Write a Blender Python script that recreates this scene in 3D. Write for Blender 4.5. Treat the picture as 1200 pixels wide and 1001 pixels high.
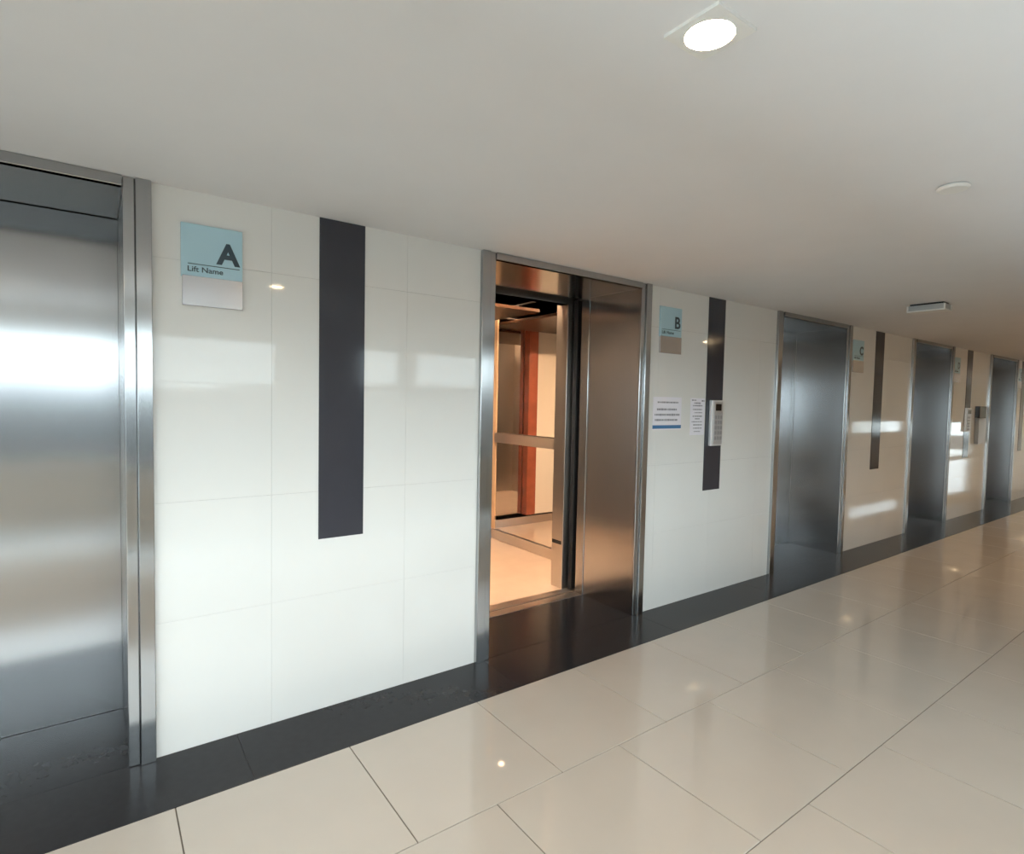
import bpy, bmesh, math
from mathutils import Matrix, Vector

for o in list(bpy.data.objects):
    bpy.data.objects.remove(o, do_unlink=True)
scene = bpy.context.scene
COL = scene.collection

# ------------------------------------------------------------------ camera
F_PX, YAW, PITCH, ROLL = 667.0, 0.6311, -0.0467, 0.0202
CAM_H, CAM_D = 1.5474, 2.7683


def cam_axis(v):
    x, y, z = v
    c, s = math.cos(ROLL), math.sin(ROLL)
    x, y = c * x - s * y, s * x + c * y
    c, s = math.cos(PITCH), math.sin(PITCH)
    y, z = c * y - s * z, s * y + c * z
    x, y, z = x, -z, y
    c, s = math.cos(YAW), math.sin(YAW)
    return Vector((c * x + s * y, -s * x + c * y, z))


cam_data = bpy.data.cameras.new('camera')
cam_data.sensor_fit = 'HORIZONTAL'
cam_data.sensor_width = 36.0
cam_data.lens = F_PX / 1200.0 * 36.0
cam_data.clip_start = 0.02
cam_data.clip_end = 2000
cam = bpy.data.objects.new('camera', cam_data)
COL.objects.link(cam)
ax, ay, az = cam_axis((1, 0, 0)), cam_axis((0, 1, 0)), cam_axis((0, 0, 1))
cam.matrix_world = Matrix(((ax.x, ay.x, az.x, 0), (ax.y, ay.y, az.y, -CAM_D),
                           (ax.z, ay.z, az.z, CAM_H), (0, 0, 0, 1)))
scene.camera = cam

# ------------------------------------------------------------------ sky / exposure
SKY_STRENGTH = 5.8
world = bpy.data.worlds.new('overcast_sky')
scene.world = world
world.use_nodes = True
bg = world.node_tree.nodes['Background']
bg.inputs[0].default_value = (0.85, 0.945, 1.0, 1)
bg.inputs[1].default_value = SKY_STRENGTH

vs = scene.view_settings
vs.view_transform = 'Standard'
vs.look = 'None'
vs.exposure = 0.42
vs.gamma = 1.0
vs.use_curve_mapping = False
scene.cycles.use_denoising = True
scene.cycles.max_bounces = 14
scene.cycles.diffuse_bounces = 8
scene.cycles.glossy_bounces = 8
scene.cycles.transparent_max_bounces = 12
scene.cycles.sample_clamp_indirect = 8.0

# ------------------------------------------------------------------ room dimensions (metres)
H = 2.40                 # ceiling
YW = -3.40               # window wall
X0, X1 = -6.0, 24.0      # corridor ends
YB = 3.25                # back of the lift shafts
WIN_TOP = 2.13
# windows in the wall behind the camera: x0, x1, z0, z1
WINDOWS = [(-5.6, -4.0, 0.02, WIN_TOP), (-3.85, -2.25, 0.02, WIN_TOP), (-2.1, -0.45, 0.02, WIN_TOP),
           (-0.30, 1.55, 0.02, WIN_TOP), (2.40, 2.93, 0.02, WIN_TOP), (3.08, 4.05, 0.02, WIN_TOP),
           (14.6, 17.8, 0.88, 1.24), (20.6, 23.4, 0.02, 1.18)]

for i, (a, b, c, d) in enumerate(WINDOWS):
    ld = bpy.data.lights.new('window_portal', 'AREA')
    ld.shape = 'RECTANGLE'
    ld.size, ld.size_y = b - a, d - c
    ld.cycles.is_portal = True
    lo = bpy.data.objects.new('window_portal', ld)
    COL.objects.link(lo)
    lo.location = ((a + b) / 2, YW - 0.14, (c + d) / 2)
    lo.rotation_euler = (math.radians(90), 0, 0)


ld = bpy.data.lights.new('window_portal', 'AREA')  # portal of the added end window
ld.shape = 'RECTANGLE'
ld.size, ld.size_y = 2.6, 2.1
ld.cycles.is_portal = True
lo = bpy.data.objects.new('window_portal', ld)
COL.objects.link(lo)
lo.location = (X0 - 0.14, -1.8, 1.07)
lo.rotation_euler = (math.radians(90), 0, math.radians(-90))

# ------------------------------------------------------------------ materials
def new_mat(name):
    m = bpy.data.materials.new(name)
    m.use_nodes = True
    nt = m.node_tree
    return m, nt, nt.nodes['Principled BSDF']


def plain(name, col, rough=0.5, metal=0.0, spec=0.5, coat=0.0, var=0.0, scale=4.0, bump=0.0, bscale=200.0):
    m, nt, p = new_mat(name)
    p.inputs['Base Color'].default_value = (*col, 1)
    p.inputs['Roughness'].default_value = rough
    p.inputs['Metallic'].default_value = metal
    p.inputs['Specular IOR Level'].default_value = spec
    p.inputs['Coat Weight'].default_value = coat
    p.inputs['Coat Roughness'].default_value = 0.03
    if var or bump:
        g = nt.nodes.new('ShaderNodeNewGeometry')
    if var:
        n = nt.nodes.new('ShaderNodeTexNoise')
        n.inputs['Scale'].default_value = scale
        n.inputs['Detail'].default_value = 5
        nt.links.new(g.outputs['Position'], n.inputs['Vector'])
        r = nt.nodes.new('ShaderNodeMapRange')
        r.inputs['From Min'].default_value = 0.3
        r.inputs['From Max'].default_value = 0.7
        r.inputs['To Min'].default_value = 1 - var
        r.inputs['To Max'].default_value = 1 + var
        nt.links.new(n.outputs['Fac'], r.inputs['Value'])
        mx = nt.nodes.new('ShaderNodeVectorMath')
        mx.operation = 'SCALE'
        mx.inputs[0].default_value = col
        nt.links.new(r.outputs['Result'], mx.inputs['Scale'])
        nt.links.new(mx.outputs['Vector'], p.inputs['Base Color'])
    if bump:
        n2 = nt.nodes.new('ShaderNodeTexNoise')
        n2.inputs['Scale'].default_value = bscale
        nt.links.new(g.outputs['Position'], n2.inputs['Vector'])
        b = nt.nodes.new('ShaderNodeBump')
        b.inputs['Strength'].default_value = bump
        b.inputs['Distance'].default_value = 0.002
        nt.links.new(n2.outputs['Fac'], b.inputs['Height'])
        nt.links.new(b.outputs['Normal'], p.inputs['Normal'])
    return m


def emit(name, col, strength):
    m, nt, p = new_mat(name)
    p.inputs['Base Color'].default_value = (*col, 1)
    p.inputs['Emission Color'].default_value = (*col, 1)
    p.inputs['Emission Strength'].default_value = strength
    return m


def brushed(name, col, rough, aniso, axis, var=0.02):
    """hairline steel; axis = direction across the grain ('H' horizontal across a wall, or a vector)"""
    m, nt, p = new_mat(name)
    p.inputs['Metallic'].default_value = 1.0
    p.inputs['Anisotropic'].default_value = aniso
    g = nt.nodes.new('ShaderNodeNewGeometry')
    if axis == 'H':
        x = nt.nodes.new('ShaderNodeVectorMath')
        x.operation = 'CROSS_PRODUCT'
        x.inputs[1].default_value = (0, 0, 1)
        nt.links.new(g.outputs['True Normal'], x.inputs[0])
        nt.links.new(x.outputs['Vector'], p.inputs['Tangent'])
        stretch = (130, 130, 0.8)
    else:
        x = nt.nodes.new('ShaderNodeCombineXYZ')
        for i in range(3):
            x.inputs[i].default_value = axis[i]
        nt.links.new(x.outputs['Vector'], p.inputs['Tangent'])
        stretch = tuple(130 if a else 0.8 for a in axis)
    mp = nt.nodes.new('ShaderNodeMapping')
    mp.inputs['Scale'].default_value = stretch
    nt.links.new(g.outputs['Position'], mp.inputs['Vector'])
    n = nt.nodes.new('ShaderNodeTexNoise')
    n.inputs['Scale'].default_value = 1.0
    n.inputs['Detail'].default_value = 3
    nt.links.new(mp.outputs['Vector'], n.inputs['Vector'])
    r = nt.nodes.new('ShaderNodeMapRange')
    r.inputs['To Min'].default_value = 1 - var
    r.inputs['To Max'].default_value = 1 + var
    nt.links.new(n.outputs['Fac'], r.inputs['Value'])
    mx = nt.nodes.new('ShaderNodeVectorMath')
    mx.operation = 'SCALE'
    mx.inputs[0].default_value = col
    nt.links.new(r.outputs['Result'], mx.inputs['Scale'])
    nt.links.new(mx.outputs['Vector'], p.inputs['Base Color'])
    r2 = nt.nodes.new('ShaderNodeMapRange')
    r2.inputs['To Min'].default_value = rough * 0.99
    r2.inputs['To Max'].default_value = rough * 1.01
    nt.links.new(n.outputs['Fac'], r2.inputs['Value'])
    nt.links.new(r2.outputs['Result'], p.inputs['Roughness'])
    return m


def glass_mat(name, tint):
    m, nt, p = new_mat(name)
    nt.nodes.remove(p)
    out = nt.nodes['Material Output']
    t = nt.nodes.new('ShaderNodeBsdfTransparent')
    t.inputs[0].default_value = (*tint, 1)
    gl = nt.nodes.new('ShaderNodeBsdfGlossy')
    gl.inputs['Roughness'].default_value = 0.01
    fr = nt.nodes.new('ShaderNodeFresnel')
    fr.inputs[0].default_value = 1.45
    mx = nt.nodes.new('ShaderNodeMixShader')
    ge = nt.nodes.new('ShaderNodeNewGeometry')          # the far face of the pane adds no second reflection
    iv = nt.nodes.new('ShaderNodeMath')
    iv.operation = 'SUBTRACT'
    iv.inputs[0].default_value = 1.0
    nt.links.new(ge.outputs['Backfacing'], iv.inputs[1])
    mu = nt.nodes.new('ShaderNodeMath')
    mu.operation = 'MULTIPLY'
    nt.links.new(fr.outputs[0], mu.inputs[0])
    nt.links.new(iv.outputs[0], mu.inputs[1])
    nt.links.new(mu.outputs[0], mx.inputs[0])
    nt.links.new(t.outputs[0], mx.inputs[1])
    nt.links.new(gl.outputs[0], mx.inputs[2])
    nt.links.new(mx.outputs[0], out.inputs['Surface'])
    return m


M = {}
M['wall_tile'] = plain('polished white wall tile', (0.80, 0.805, 0.79), 0.05, spec=0.32, var=0.012, scale=2.5)
M['grout_wall'] = plain('pale wall grout', (0.79, 0.79, 0.77), 0.8)
M['paint'] = plain('matt ceiling paint', (0.77, 0.765, 0.77), 0.9, spec=0.2, var=0.01, bump=0.05)
M['wall_paint'] = plain('cream wall paint', (0.70, 0.67, 0.61), 0.5)
M['floor_tile'] = plain('polished beige floor tile', (0.56, 0.505, 0.44), 0.04, spec=0.8, var=0.025, scale=3.0)
M['grout_floor'] = plain('brown floor grout', (0.16, 0.135, 0.11), 0.8)
M['granite'] = plain('charcoal granite', (0.022, 0.022, 0.025), 0.20, spec=0.22, var=0.08, scale=30.0)
M['steel'] = brushed('brushed steel vertical grain', (0.52, 0.525, 0.535), 0.22, 0.96, 'H')
M['steel_bright'] = brushed('brushed steel trim', (0.46, 0.465, 0.47), 0.22, 0.95, 'H')
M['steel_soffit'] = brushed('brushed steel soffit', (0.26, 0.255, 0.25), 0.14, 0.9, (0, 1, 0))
M['dark_steel'] = plain('dark door edge', (0.012, 0.011, 0.012), 0.35, metal=0.0)
M['slate'] = plain('slate glass strip', (0.046, 0.048, 0.062), 0.12, spec=0.45, var=0.04, scale=6)
M['black'] = plain('black gap', (0.006, 0.006, 0.006), 0.7)
M['mirror'] = plain('car mirror', (0.78, 0.75, 0.72), 0.015, metal=1.0)
M['wood'] = plain('red brown veneer', (0.30, 0.085, 0.045), 0.3, var=0.15, scale=8)
M['light_wood'] = plain('light veneer', (0.62, 0.44, 0.27), 0.35, var=0.06, scale=8)
M['grey_laminate'] = plain('grey laminate', (0.10, 0.105, 0.11), 0.3)
M['dark_wood'] = plain('dark veneer', (0.06, 0.03, 0.018), 0.3, var=0.15, scale=8)
M['cream'] = plain('cream laminate', (0.74, 0.70, 0.60), 0.35)
M['car_floor'] = plain('car floor vinyl', (0.62, 0.50, 0.40), 0.18, var=0.03, scale=5)
M['car_steel'] = brushed('car steel', (0.60, 0.56, 0.52), 0.28, 0.7, 'H')
M['sill'] = plain('ribbed aluminium sill', (0.50, 0.45, 0.42), 0.35, metal=1.0)
M['sign_blue'] = plain('pale blue acrylic', (0.47, 0.70, 0.81), 0.12, spec=0.5)
M['sign_silver'] = plain('silver sign plate', (0.62, 0.61, 0.62), 0.22, metal=0.85)
M['ink'] = plain('slate sign ink', (0.045, 0.075, 0.10), 0.5)
M['paper'] = plain('white paper', (0.86, 0.85, 0.92), 0.7)
M['print_grey'] = plain('grey print', (0.30, 0.30, 0.34), 0.7)
M['print_blue'] = plain('blue print', (0.06, 0.20, 0.42), 0.6)
M['panel_silver'] = plain('satin silver plastic', (0.60, 0.60, 0.62), 0.35, metal=0.6)
M['panel_light'] = plain('light silver rim', (0.80, 0.80, 0.81), 0.3, metal=0.3)
M['screen'] = plain('dark display', (0.012, 0.012, 0.014), 0.08)
M['button'] = plain('button grey', (0.42, 0.42, 0.45), 0.4, metal=0.5)
M['white_plastic'] = plain('white plastic', (0.80, 0.79, 0.76), 0.4)
M['grey_plastic'] = plain('grey translucent plastic', (0.45, 0.46, 0.46), 0.3)
M['glass'] = glass_mat('window glass', (0.93, 0.96, 0.96))
M['alu'] = plain('window frame aluminium', (0.45, 0.46, 0.47), 0.4, metal=0.6)
M['concrete'] = plain('pale concrete', (0.75, 0.75, 0.73), 0.8)
M['ground'] = plain('hazy ground', (0.035, 0.04, 0.042), 0.9, var=0.3, scale=0.05)
M['haze_block'] = plain('far building', (0.06, 0.062, 0.065), 0.9)
M['lamp'] = emit('downlight lens', (1.0, 0.74, 0.42), 130.0)
M['car_lamp'] = emit('car light lens', (1.0, 0.66, 0.41), 400.0)
M['car_spot'] = emit('car spot lens', (1.0, 0.66, 0.40), 160.0)


# ------------------------------------------------------------------ mesh helpers
_cache = {}


def wloc(o):
    v = Vector((0, 0, 0))
    while o is not None:
        v += o.location
        o = o.parent
    return v


def link(name, me, mat, loc, parent=None):
    if mat is not None and not me.materials:
        me.materials.append(M[mat])
    o = bpy.data.objects.new(name, me)
    COL.objects.link(o)
    o.parent = parent
    o.location = Vector(loc) - (wloc(parent) if parent else Vector((0, 0, 0)))
    return o


def box_mesh(sx, sy, sz, mat, bev=0.0, seg=1):
    key = (round(sx, 4), round(sy, 4), round(sz, 4), mat, bev, seg)
    if key in _cache:
        return _cache[key]
    me = bpy.data.meshes.new('box')
    bm = bmesh.new()
    bmesh.ops.create_cube(bm, size=1.0)
    bmesh.ops.scale(bm, vec=(sx, sy, sz), verts=bm.verts)
    bmesh.ops.translate(bm, vec=(0, 0, sz / 2), verts=bm.verts)
    if bev:
        bmesh.ops.bevel(bm, geom=list(bm.edges), offset=bev, segments=seg, affect='EDGES', profile=0.5)
    bm.to_mesh(me)
    bm.free()
    _cache[key] = me
    return me


def box(name, x, y, z, mat, parent=None, bev=0.0, seg=1):
    me = box_mesh(x[1] - x[0], y[1] - y[0], z[1] - z[0], mat, bev, seg)
    return link(name, me, mat, ((x[0] + x[1]) / 2, (y[0] + y[1]) / 2, z[0]), parent)


def multi(name, boxes, mat, loc, parent=None, bev=0.0):
    """several boxes that form one rigid piece"""
    me = bpy.data.meshes.new(name)
    bm = bmesh.new()
    for (x, y, z) in boxes:
        r = bmesh.ops.create_cube(bm, size=1.0)
        vs_ = r['verts']
        bmesh.ops.scale(bm, vec=(x[1] - x[0], y[1] - y[0], z[1] - z[0]), verts=vs_)
        bmesh.ops.translate(bm, vec=((x[0] + x[1]) / 2 - loc[0], (y[0] + y[1]) / 2 - loc[1],
                                     (z[0] + z[1]) / 2 - loc[2]), verts=vs_)
    if bev:
        bmesh.ops.bevel(bm, geom=list(bm.edges), offset=bev, segments=1, affect='EDGES', profile=0.5)
    bm.to_mesh(me)
    bm.free()
    return link(name, me, mat, loc, parent)


def lathe(name, prof, mat, loc, parent=None, seg=40):
    """prof: (radius, z) pairs"""
    me = bpy.data.meshes.new(name)
    bm = bmesh.new()
    rings = []
    for r, z in prof:
        if r < 1e-6:
            rings.append([bm.verts.new((0, 0, z))])
        else:
            rings.append([bm.verts.new((r * math.cos(2 * math.pi * i / seg), r * math.sin(2 * math.pi * i / seg), z))
                          for i in range(seg)])
    for a, b in zip(rings, rings[1:]):
        for i in range(seg):
            j = (i + 1) % seg
            if len(a) == 1 and len(b) == 1:
                continue
            if len(a) == 1:
                bm.faces.new((a[0], b[i], b[j]))
            elif len(b) == 1:
                bm.faces.new((a[i], b[0], a[j]))
            else:
                bm.faces.new((a[i], b[i], b[j], a[j]))
    bmesh.ops.recalc_face_normals(bm, faces=bm.faces)
    for f in bm.faces:
        f.smooth = len(f.verts) == 4 and False
    bm.to_mesh(me)
    bm.free()
    return link(name, me, mat, loc, parent)


def text(name, s, size, x, y, z, mat, parent, bold=0.0, sx=1.0, align='LEFT', depth=0.0006):
    cu = bpy.data.curves.new(name, 'FONT')
    cu.body = s
    cu.size = size
    cu.offset = bold
    cu.extrude = depth
    cu.align_x = align
    tmp = bpy.data.objects.new(name, cu)
    COL.objects.link(tmp)
    dg = bpy.context.evaluated_depsgraph_get()
    me = bpy.data.meshes.new_from_object(tmp.evaluated_get(dg))
    bpy.data.objects.remove(tmp, do_unlink=True)
    me.transform(Matrix.Rotation(math.radians(90), 4, 'X') @ Matrix.Diagonal((sx, 1, 1, 1)))
    me.materials.clear()
    return link(name, me, mat, (x, y, z), parent)


def empty(name, loc):
    o = bpy.data.objects.new(name, None)
    o.empty_display_size = 0.1
    COL.objects.link(o)
    o.location = loc
    return o


def tag(o, label, cat, group=None):
    o['label'] = label
    o['category'] = cat
    if group:
        o['group'] = group
    return o


def struct(o, label=None, cat=None):
    o['kind'] = 'structure'
    if label:
        o['label'] = label
    if cat:
        o['category'] = cat
    return o


# ------------------------------------------------------------------ floor
G = 0.0022      # half joint of the floor
TP = 0.668
BORD = -0.378
LIFTS = [(-1.262, 0.188), (1.780, 3.228), (4.947, 6.390), (8.035, 9.455), (11.070, 12.540)]
JW = 0.097      # jamb face width
RD = 0.54       # recess depth

floor = struct(box('floor', (X0, X1), (YW - 0.2, YB), (-0.12, -0.004), 'grout_floor'))
rows = [(BORD, BORD - TP), (BORD - TP, -1.731), (-1.731, -2.40), (-2.40, -3.07), (-3.07, YW)]
for ri, (ya, yb) in enumerate(rows):
    off = 0.222 if ri % 2 == 0 else 0.222 + TP / 2
    k0 = math.ceil((X0 - off) / TP)
    xs = [X0] + [off + TP * k for k in range(k0, 60) if X0 < off + TP * k < X1] + [X1]
    for a, b in zip(xs, xs[1:]):
        if b - a > 0.02:
            box('tile', (a + G, b - G), (yb + G, ya - G), (-0.02, 0.0), 'floor_tile', floor, bev=0.0012)
# charcoal border slabs along the lifts and inside each doorway
k = 0
xs = [X0] + [0.50 + 1.336 * k for k in range(-4, 30) if X0 < 0.50 + 1.336 * k < X1] + [X1]
for a, b in zip(xs, xs[1:]):
    box('border_slab', (a + 0.0008, b - 0.0008), (BORD + 0.001, -0.001), (-0.02, 0.0), 'granite', floor, bev=0.0006)
for a, b in LIFTS:
    box('threshold_slab', (a + 0.02, b - 0.02), (0.0005, RD - 0.02 if a == LIFTS[1][0] else RD), (-0.02, 0.0), 'granite', floor, bev=0.0006)

# ------------------------------------------------------------------ ceiling and shell
ceiling = struct(box('ceiling', (X0, X1), (YW - 0.2, RD - 0.02), (H, H + 0.25), 'paint'))

wall_back = struct(empty('wall_back', (0.98, 0, 0)))
ROWS_Z = [0.0, 0.577, 1.087, 1.596, 2.105, H]
segs = [(X0, LIFTS[0][0])] + [(LIFTS[i][1], LIFTS[i + 1][0]) for i in range(4)] + [(LIFTS[4][1], X1)]
GW = 0.0004
for a, b in segs:
    box('backing', (a + 0.001, b - 0.001), (0.0105, RD - 0.03), (0.0, H), 'grout_wall', wall_back)
    js = [0.651 + 0.674 * k for k in range(-12, 40)]
    xs = [a] + [j for j in js if a + 0.03 < j < b - 0.03] + [b]
    for p, q in zip(xs, xs[1:]):
        for za, zb in zip(ROWS_Z, ROWS_Z[1:]):
            box('wall_tile', (p + GW, q - GW), (0.0, 0.0105), (za + GW, zb - GW), 'wall_tile', wall_back)
wall_shaft = struct(multi('wall_shaft', [((X0, X1), (YB, YB + 0.2), (-0.12, 3.2)), ((X0, X1), (RD - 0.02, YB), (3.0, 3.2)), ((X0, X1), (RD - 0.04, RD - 0.02), (H + 0.25, 3.2))], 'wall_paint', (9, YB, 0)))
EW = (-3.1, -0.5, 0.02, WIN_TOP)     # unseen end window added to light the far reveals: y0, y1, z0, z1
xe = (X0 - 0.2, X0)
wall_left = struct(multi('wall_left', [(xe, (YW - 0.2, EW[0]), (-0.12, 3.2)), (xe, (EW[1], YB + 0.2), (-0.12, 3.2)),
                                       (xe, (EW[0], EW[1]), (EW[3], 3.2)), (xe, (EW[0], EW[1]), (-0.12, EW[2]))], 'wall_paint', (X0, -1.8, 0)))
w9 = struct(empty('window_9', (X0 - 0.1, -1.8, EW[2])))
xf, t9 = (X0 - 0.13, X0 - 0.07), 0.045
multi('window_frame', [(xf, (EW[0], EW[0] + t9), (EW[2], EW[3])), (xf, (EW[1] - t9, EW[1]), (EW[2], EW[3])),
                       (xf, (EW[0] + t9, EW[1] - t9), (EW[2], EW[2] + t9)), (xf, (EW[0] + t9, EW[1] - t9), (EW[3] - t9, EW[3]))],
      'alu', (X0 - 0.1, -1.8, EW[2]), w9)
box('pane', (X0 - 0.104, X0 - 0.096), (EW[0] + t9, EW[1] - t9), (EW[2] + t9, EW[3] - t9), 'glass', w9)
wall_right = struct(box('wall_right', (X1, X1 + 0.2), (YW - 0.2, YB + 0.2), (-0.12, 3.2), 'wall_paint'))

pieces = []
cx = X0
for a, b, c, d in WINDOWS:
    pieces.append(((cx, a), (YW - 0.2, YW), (-0.004, H)))
    pieces.append(((a, b), (YW - 0.2, YW), (d, H)))
    pieces.append(((a, b), (YW - 0.2, YW), (-0.004, c)))
    cx = b
pieces.append(((cx, X1), (YW - 0.2, YW), (-0.004, H)))
wall_front = struct(multi('wall_front', pieces, 'wall_paint', (9, YW, 0)))
for i, (a, b, c, d) in enumerate(WINDOWS):
    w = struct(empty('window_%d' % (i + 1), ((a + b) / 2, YW - 0.1, c)))
    t = 0.045
    multi('window_frame', [((a, a + t), (YW - 0.13, YW - 0.07), (c, d)), ((b - t, b), (YW - 0.13, YW - 0.07), (c, d)),
                           ((a + t, b - t), (YW - 0.13, YW - 0.07), (c, c + (0.012 if i < 6 else t))),
                           ((a + t, b - t), (YW - 0.13, YW - 0.07), (d - t, d))], 'alu',
          ((a + b) / 2, YW - 0.1, c), w)
    lo_t = 0.012 if i < 6 else t
    box('pane', (a + t, b - t), (YW - 0.104, YW - 0.096), (c + lo_t, d - t), 'glass', w)
    if i < 6:       # unseen low panel added to shape door reflections, glass slit left below
        box('added_spandrel', (a + t, b - t), (YW - 0.095, YW - 0.06), (0.10, 0.85), 'wall_paint', w)
ledge = struct(box('added_ledge', (X0, 5.0), (YW - 0.26, YW - 0.2), (-0.12, 0.03), 'concrete'))  # unseen pale slab added to give a bright line in the steel doors
terrace = struct(multi('added_terrace', [((12.0, 27.0), (YW - 4.0, YW - 0.2), (-0.15, -0.01)), ((12.0, 27.0), (YW - 4.2, YW - 4.0), (-0.15, 1.1))], 'concrete', (19, YW - 2, 0)))  # unseen pale floor and parapet added to brighten far wall reflections
ground = struct(box('ground', (-900, 900), (-1500, YW - 40), (-32.5, -32), 'ground'))


for k, (bx_, by_, bw, bd_, bt) in enumerate([(-150, -190, 70, 40, 5), (-60, -230, 90, 40, 7), (10, -170, 45, 35, 3),
                                           (70, -210, 60, 40, 5), (150, -240, 80, 40, 8), (-260, -260, 90, 50, 8), (240, -220, 70, 50, 6)]):
    struct(box('office_block', (bx_ - bw / 2, bx_ + bw / 2), (by_ - bd_, by_), (-32, bt), 'haze_block'))


# ------------------------------------------------------------------ lifts
SOF = 2.362


def lift(i, label, is_open=False):
    a, b = LIFTS[i]
    c = (a + b) / 2
    t = tag(empty('elevator', (c, 0, 0)), label, 'elevator', 'elevators along the lobby wall')
    for s, e in ((1, a), (-1, b)):
        # front jamb: outer bar, shadow gap, inner bar
        def span(p, q):
            return (e + p, e + q) if s > 0 else (e - q, e - p)
        j = box('jamb', span(0.0, 0.054), (-0.026, 0.012), (0.0, H - 0.001), 'steel_bright', t, bev=0.002)
        box('inner_bar', span(0.0555, JW), (-0.014, 0.012), (0.0, H - 0.001), 'steel_bright', j, bev=0.004, seg=2)
        box('shadow_gap', span(0.053, 0.0565), (-0.008, 0.010), (0.0, H - 0.001), 'dark_steel', j)
        box('reveal_panel', span(JW - 0.022, JW - 0.002), (0.012, RD - 0.03), (0.0, SOF), 'steel', t)
        box('reveal_trim', span(JW - 0.022, JW + 0.004), (RD - 0.028, RD + 0.06), (0.0, SOF), 'steel_bright', t, bev=0.002)
    h = box('head', (a + JW, b - JW), (-0.024, 0.012), (SOF - 0.004, H - 0.001), 'steel_bright', t, bev=0.003)
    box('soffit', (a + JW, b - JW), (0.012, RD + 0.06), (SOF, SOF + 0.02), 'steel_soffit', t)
    box('sill', (a + JW, b - JW), (RD - 0.019 if is_open else RD + 0.001, RD + 0.065), (-0.02, 0.003 if is_open else -0.003), 'sill', t, bev=0.002)
    w = (b - a - 2 * JW) / 2
    if is_open:
        spans = [(a + JW - w - 0.03, a + JW - 0.03), (b - JW + 0.035, b - JW + 0.035 + w)]
        yd = RD + 0.068
    else:
        spans = [(a + JW + 0.002, c - 0.0015), (c + 0.0015, b - JW - 0.002)]
        yd = RD
    for p, q in spans:
        d = box('door_panel', (p, q), (yd, yd + 0.035), (0.006 if is_open else 0.001, SOF - 0.003 if not is_open else 2.39), 'steel', t, bev=0.001)
    return t


lift(0, 'closed brushed steel elevator at the left edge, left of the A sign')
lift(1, 'open brushed steel elevator with a warmly lit car, left of the B sign', True)
lift(2, 'closed steel elevator between the call keypad and the C sign')
lift(3, 'closed steel elevator left of the blue-grey D sign, second from the far end')
lift(4, 'closed steel elevator farthest away, at the right edge')

# ------------------------------------------------------------------ lift car behind the open doors
CX0, CX1, CY0, CY1, CZ = 1.42, 3.60, 0.715, 2.95, 2.56
car = tag(empty('elevator_car', (2.5, 1.8, 0)), 'elevator car with mirrors and warm light seen through the open doors', 'elevator car')
box('car_floor', (CX0, CX1), (CY0, CY1), (-0.06, 0.0), 'car_floor', car)
box('car_sill', (1.9, 3.12), (0.628, CY0 - 0.001), (-0.05, 0.003), 'sill', car, bev=0.002)
box('side_wall', (CX1, CX1 + 0.03), (CY0, CY1 + 0.03), (-0.06, CZ), 'car_steel', car)
box('side_wall', (CX0 - 0.03, CX0), (CY0, CY1 + 0.03), (-0.06, CZ), 'car_steel', car)
box('back_wall', (CX0, CX1), (CY1, CY1 + 0.03), (-0.06, CZ), 'car_steel', car)
mr = box('side_mirror', (CX1 - 0.012, CX1 - 0.001), (0.95, 2.43), (0.108, CZ - 0.02), 'mirror', car)
box('corner_panel', (CX1 - 0.02, CX1 - 0.001), (2.432, CY1 - 0.03), (0.108, CZ - 0.02), 'light_wood', car)
box('kick_rail', (CX1 - 0.03, CX1 - 0.001), (0.87, CY1 - 0.03), (0.0, 0.105), 'car_steel', car, bev=0.003)
hr = box('handrail', (CX1 - 0.065, CX1 - 0.05), (1.0, 2.40), (1.085, 1.19), 'car_steel', car, bev=0.003)
for yy in (1.1, 1.7, 2.3):
    box('bracket', (CX1 - 0.051, CX1 - 0.012), (yy - 0.02, yy + 0.02), (1.12, 1.15), 'car_steel', hr)
box('back_mirror', (2.84, CX1 - 0.022), (CY1 - 0.012, CY1 - 0.001), (0.105, CZ - 0.02), 'mirror', car)
box('back_post', (2.685, 2.83), (CY1 - 0.11, CY1 - 0.001), (0.105, CZ - 0.02), 'wood', car, bev=0.01, seg=2)
box('back_panel', (2.22, 2.68), (CY1 - 0.085, CY1 - 0.001), (0.105, CZ - 0.02), 'cream', car, bev=0.004)
box('back_kick_rail', (2.1, CX1 - 0.03), (CY1 - 0.12, CY1 - 0.001), (0.0, 0.10), 'car_steel', car, bev=0.003)
box('back_mirror', (CX0 + 0.022, 2.20), (CY1 - 0.012, CY1 - 0.001), (0.105, CZ - 0.02), 'mirror', car)
box('notice_panel', (1.95, 2.17), (CY1 - 0.03, CY1 - 0.013), (1.80, CZ - 0.06), 'screen', car, bev=0.003)
box('side_panel', (CX0 + 0.001, CX0 + 0.02), (1.0, 2.7), (0.105, CZ - 0.02), 'grey_laminate', car)
fr = box('front_return', (3.085, CX1), (CY0, 0.855), (0.0, CZ), 'car_steel', car, bev=0.002)
box('floor_slot', (3.081, 3.09), (0.735, 0.845), (0.365, 0.395), 'black', fr)
box('front_return', (CX0, 1.90), (CY0, 0.80), (0.0, CZ), 'car_steel', car, bev=0.002)
box('front_header', (1.90, 3.085), (CY0, 0.80), (2.33, CZ), 'car_steel', car)
box('car_door', (3.135, 3.70), (0.655, 0.700), (0.006, 2.36), 'dark_steel', car, bev=0.002)
box('car_door', (1.26, 1.875), (0.655, 0.700), (0.006, 2.36), 'dark_steel', car, bev=0.002)
cc = box('car_ceiling', (CX0 - 0.03, CX1 + 0.03), (CY0, CY1 + 0.03), (CZ, CZ + 0.05), 'car_steel', car)
box('drop_panel', (CX0 + 0.15, CX1 - 0.14), (1.55, CY1 - 0.16), (2.40, 2.43), 'dark_wood', cc, bev=0.004)
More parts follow.
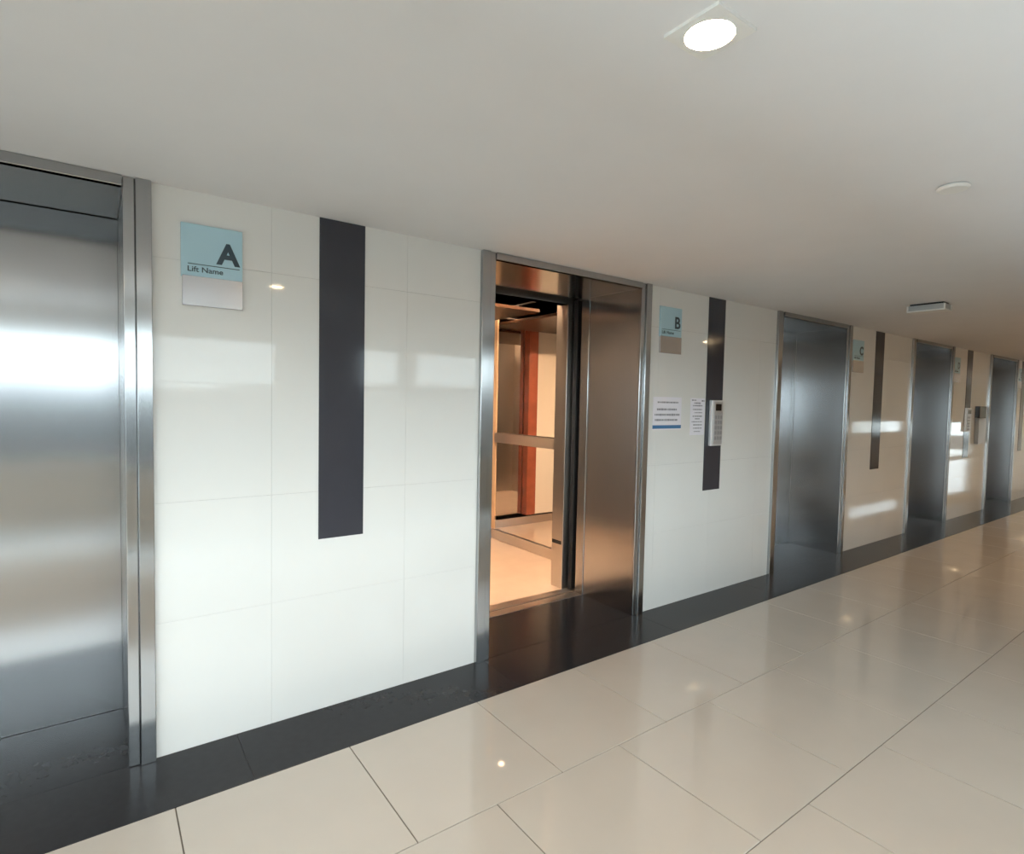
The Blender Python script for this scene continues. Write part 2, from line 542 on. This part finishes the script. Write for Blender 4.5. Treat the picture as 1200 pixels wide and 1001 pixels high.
for (xa, xb, ya, yb) in ((1.92, 3.07, CY0 + 0.087, CY0 + 0.137),):
    box('light_strip', (xa, xb), (ya, yb), (CZ - 0.021, CZ - 0.001), 'car_lamp', cc)
for yy in (1.3, 2.3):
    lathe('spot_lens', [(0, -0.010), (0.026, -0.010), (0.032, 0.0), (0.0, 0.0)], 'car_spot', (CX1 - 0.075, yy, CZ - 0.001), cc, 20)


# ------------------------------------------------------------------ slate strips, signs
def strip(a, b, label):
    o = box('wall_strip', (a, b), (-0.004, 0.0), (0.852, H - 0.002), 'slate', None, bev=0.0008)
    return tag(o, label, 'wall panel', 'slate strips on the white wall')


strip(0.866, 1.092, 'tall dark slate strip on the white wall, nearest and widest one')
strip(3.933, 4.157, 'dark slate strip behind the call keypad, right of the papers')
strip(7.010, 7.235, 'dark slate strip right of the C sign')
strip(10.05, 10.275, 'dark slate strip behind the distant keypad, right of the D sign')
strip(12.84, 13.06, 'dark slate strip cut by the right edge of the picture')


def sign(letter, a, label, w=0.236):
    t = tag(empty('lift_sign', (a + w / 2, 0, 1.92)), label, 'sign', 'lift name signs')
    box('lower_plate', (a + 0.004, a + w), (-0.014, -0.001), (1.921, 2.045), 'sign_silver', t, bev=0.001)
    p = box('upper_plate', (a, a + w), (-0.010, -0.001), (2.040, 2.262), 'sign_blue', t, bev=0.001)
    box('letter_rule', (a + 0.025, a + w - 0.012), (-0.0112, -0.0098), (2.094, 2.097), 'ink', p)
    text('letter', letter, 0.122, a + w - 0.016, -0.0106, 2.111, 'ink', p, bold=0.0045 if letter in 'AC' else 0.0026, sx=1.0, align='RIGHT')
    text('words', 'Lift Name', 0.031, a + 0.022, -0.0106, 2.064, 'ink', p, bold=0.0004, sx=1.1)
    return t


sign('A', 0.291, 'pale blue sign lettered A with silver lower plate')
sign('B', 3.340, 'pale blue sign lettered B above the taped papers', 0.248)
sign('C', 6.452, 'pale blue sign lettered C beside the third elevator', 0.25)
sign('D', 9.500, 'small distant sign lettered D beside the fourth elevator', 0.24)
sign('E', 12.575, 'distant sign lettered E at the right edge', 0.22)


# ------------------------------------------------------------------ papers
def paper(a, b, z0, z1, label, rows_, name='paper_notice'):
    t = tag(empty(name, ((a + b) / 2, 0, z0)), label, 'notice', 'paper notices')
    s = box('sheet', (a, b), (-0.0016, -0.0002), (z0, z1), 'paper', t)
    seed = 7
    for (p, q, zc, h, mat) in rows_:
        if mat == 'print_blue':
            box('blue_band', (a + p, a + q), (-0.0022, -0.0015), (zc - h / 2, zc + h / 2), mat, s)
            continue
        bx, x = [], a + p
        while x < a + q:
            seed = (seed * 1103515245 + 12345) % 2147483648
            wd = 0.008 + 0.022 * (seed / 2147483648.0)
            e = min(x + wd, a + q)
            hh = h * (0.75 + 0.25 * ((seed >> 8) % 100) / 100)
            bx.append(((x, e), (-0.0021, -0.0015), (zc - hh / 2, zc + hh / 2)))
            x = e + 0.003 + 0.004 * ((seed >> 4) % 10) / 10
        multi('text_line', bx, mat, (a + p, -0.002, zc), s)
    return t


paper(3.300, 3.630, 1.352, 1.596, 'white landscape notice with a blue band along its bottom',
      [(0.05, 0.29, 1.556, 0.012, 'print_grey'), (0.045, 0.28, 1.503, 0.016, 'print_grey'),
       (0.02, 0.31, 1.463, 0.016, 'print_grey'), (0.025, 0.29, 1.424, 0.016, 'print_grey'),
       (0.0, 0.33, 1.372, 0.026, 'print_blue')])
paper(3.742, 3.925, 1.304, 1.594, 'white portrait notice next to the slate strip with the keypad',
      [(0.015, 0.07, 1.578, 0.010, 'print_grey'), (0.14, 0.175, 1.574, 0.012, 'print_grey'),
       (0.045, 0.13, 1.555, 0.011, 'print_grey'), (0.03, 0.15, 1.535, 0.010, 'print_grey'),
       (0.03, 0.15, 1.505, 0.010, 'print_grey'), (0.05, 0.15, 1.480, 0.008, 'print_grey'),
       (0.03, 0.15, 1.452, 0.010, 'print_grey'), (0.06, 0.12, 1.432, 0.010, 'print_grey'),
       (0.02, 0.15, 1.408, 0.009, 'print_grey'), (0.04, 0.15, 1.384, 0.010, 'print_grey'),
       (0.04, 0.15, 1.358, 0.010, 'print_grey'), (0.05, 0.13, 1.332, 0.008, 'print_grey')])


# ------------------------------------------------------------------ keypads
def keypad(a, b, z0, z1, label):
    t = tag(empty('call_keypad', ((a + b) / 2, 0, z0)), label, 'keypad', 'call keypads on the strips')
    w = b - a
    bd = box('housing', (a, b), (-0.032, -0.004), (z0, z1), 'panel_light', t, bev=0.004, seg=2)
    f = box('face_plate', (a + 0.022, b - 0.008), (-0.035, -0.031), (z0 + 0.012, z1 - 0.015), 'panel_silver', t, bev=0.001)
    box('display', (a + 0.045, b - 0.03), (-0.037, -0.034), (z1 - 0.085, z1 - 0.03), 'screen', t, bev=0.001)
    zz = z1 - 0.125
    for r in range(5):
        for c in range(3):
            x = a + 0.031 + c * 0.036
            box('button', (x, x + 0.029), (-0.039, -0.034), (zz - 0.028, zz), 'button', t, bev=0.002)
        zz -= 0.042
    return t


keypad(3.980, 4.130, 1.214, 1.582, 'silver call keypad with a dark display beside the papers')
keypad(10.035, 10.235, 1.23, 1.572, 'distant silver call keypad on the strip by the D sign')
ac = tag(empty('access_terminal', (10.65, 0, 1.04)), 'grey wall terminal with a dark screen right of the distant keypad', 'terminal')
box('body', (10.53, 10.77), (-0.05, -0.001), (1.04, 1.42), 'grey_plastic', ac, bev=0.006, seg=2)
box('screen', (10.50, 10.80), (-0.06, -0.001), (1.425, 1.60), 'screen', ac, bev=0.006, seg=2)

# ------------------------------------------------------------------ ceiling fittings
LAMPS = [(-4.4, 'behind the camera'), (-1.6, ''), (1.143, ''), (6.67, ''), (9.0, ''), (11.25, ''), (13.9, ''), (17.0, ''), (20.0, ''), (23.0, '')]
trim_mesh = bpy.data.meshes.new('trim')
bm = bmesh.new()
NS, hs = 40, 0.072
lp = []
for r_, z_ in ((None, -0.0002), (None, -0.008), (0.0555, -0.010), (0.0555, -0.0002)):
    ring = []
    for q in range(NS):
        th = 2 * math.pi * q / NS + math.pi / 4
        cx_, sy_ = math.cos(th), math.sin(th)
        rr = r_ if r_ else hs / max(abs(cx_), abs(sy_))
        ring.append(bm.verts.new((rr * cx_, rr * sy_, z_)))
    lp.append(ring)
for ra, rb in zip(lp, lp[1:]):
    for q in range(NS):
        bm.faces.new((ra[q], ra[(q + 1) % NS], rb[(q + 1) % NS], rb[q]))
bmesh.ops.recalc_face_normals(bm, faces=bm.faces)
bm.to_mesh(trim_mesh)
bm.free()
for i, (lx, _) in enumerate(LAMPS):
    ly = -1.94
    t = empty('downlight', (lx, ly, H - 0.012))
    if i == 2:
        tag(t, 'square trimmed warm downlight lit in the white ceiling', 'ceiling light', 'downlights in the lobby ceiling')
    else:
        tag(t, 'lit square downlight out of view further along the ceiling', 'ceiling light', 'downlights in the lobby ceiling')
    link('trim', trim_mesh, 'white_plastic', (lx, ly, H), t)
    lathe('lens', [(0, -0.004), (0.050, -0.004), (0.056, 0.0), (0.0, 0.0)], 'lamp', (lx, ly, H - 0.001), t, 32)
    ld = bpy.data.lights.new('downlight_beam', 'SPOT')
    ld.energy = 26
    ld.color = (1.0, 0.64, 0.40)
    ld.spot_size = math.radians(130)
    ld.spot_blend = 0.9
    ld.shadow_soft_size = 0.05
    lo = bpy.data.objects.new('downlight_beam', ld)
    COL.objects.link(lo)
    lo.parent = t
    lo.location = (0, 0, -0.03)

sd = tag(empty('smoke_detector', (2.654, -1.962, H - 0.016)), 'small round white disc fixed to the ceiling', 'smoke detector')
lathe('cover', [(0, -0.016), (0.046, -0.016), (0.053, -0.011), (0.053, -0.006), (0, -0.006)], 'white_plastic', (2.654, -1.962, H), sd)
lathe('base', [(0, -0.0061), (0.049, -0.0061), (0.049, -0.0002), (0, -0.0002)], 'grey_plastic', (2.654, -1.962, H), sd)

eb = tag(empty('emergency_light', (5.48, -0.985, H - 0.06)), 'box-shaped white-edged light fitting mounted under the ceiling', 'ceiling light')
box('mounting_plate', (5.42, 5.54), (-1.10, -0.87), (H - 0.014, H - 0.0005), 'dark_steel', eb)  # dark colour stands in for the shadow line above the housing
bd = box('housing', (5.412, 5.548), (-1.11, -0.86), (H - 0.056, H - 0.0145), 'grey_plastic', eb, bev=0.002)
multi('edge_rim', [((5.406, 5.554), (-1.116, -0.854), (H - 0.066, H - 0.0565)),
                   ((5.405, 5.415), (-1.117, -1.107), (H - 0.0565, H - 0.016)),
                   ((5.405, 5.415), (-0.863, -0.853), (H - 0.0565, H - 0.016)),
                   ((5.545, 5.555), (-1.117, -1.107), (H - 0.0565, H - 0.016))], 'white_plastic', (5.48, -0.985, H - 0.066), eb)
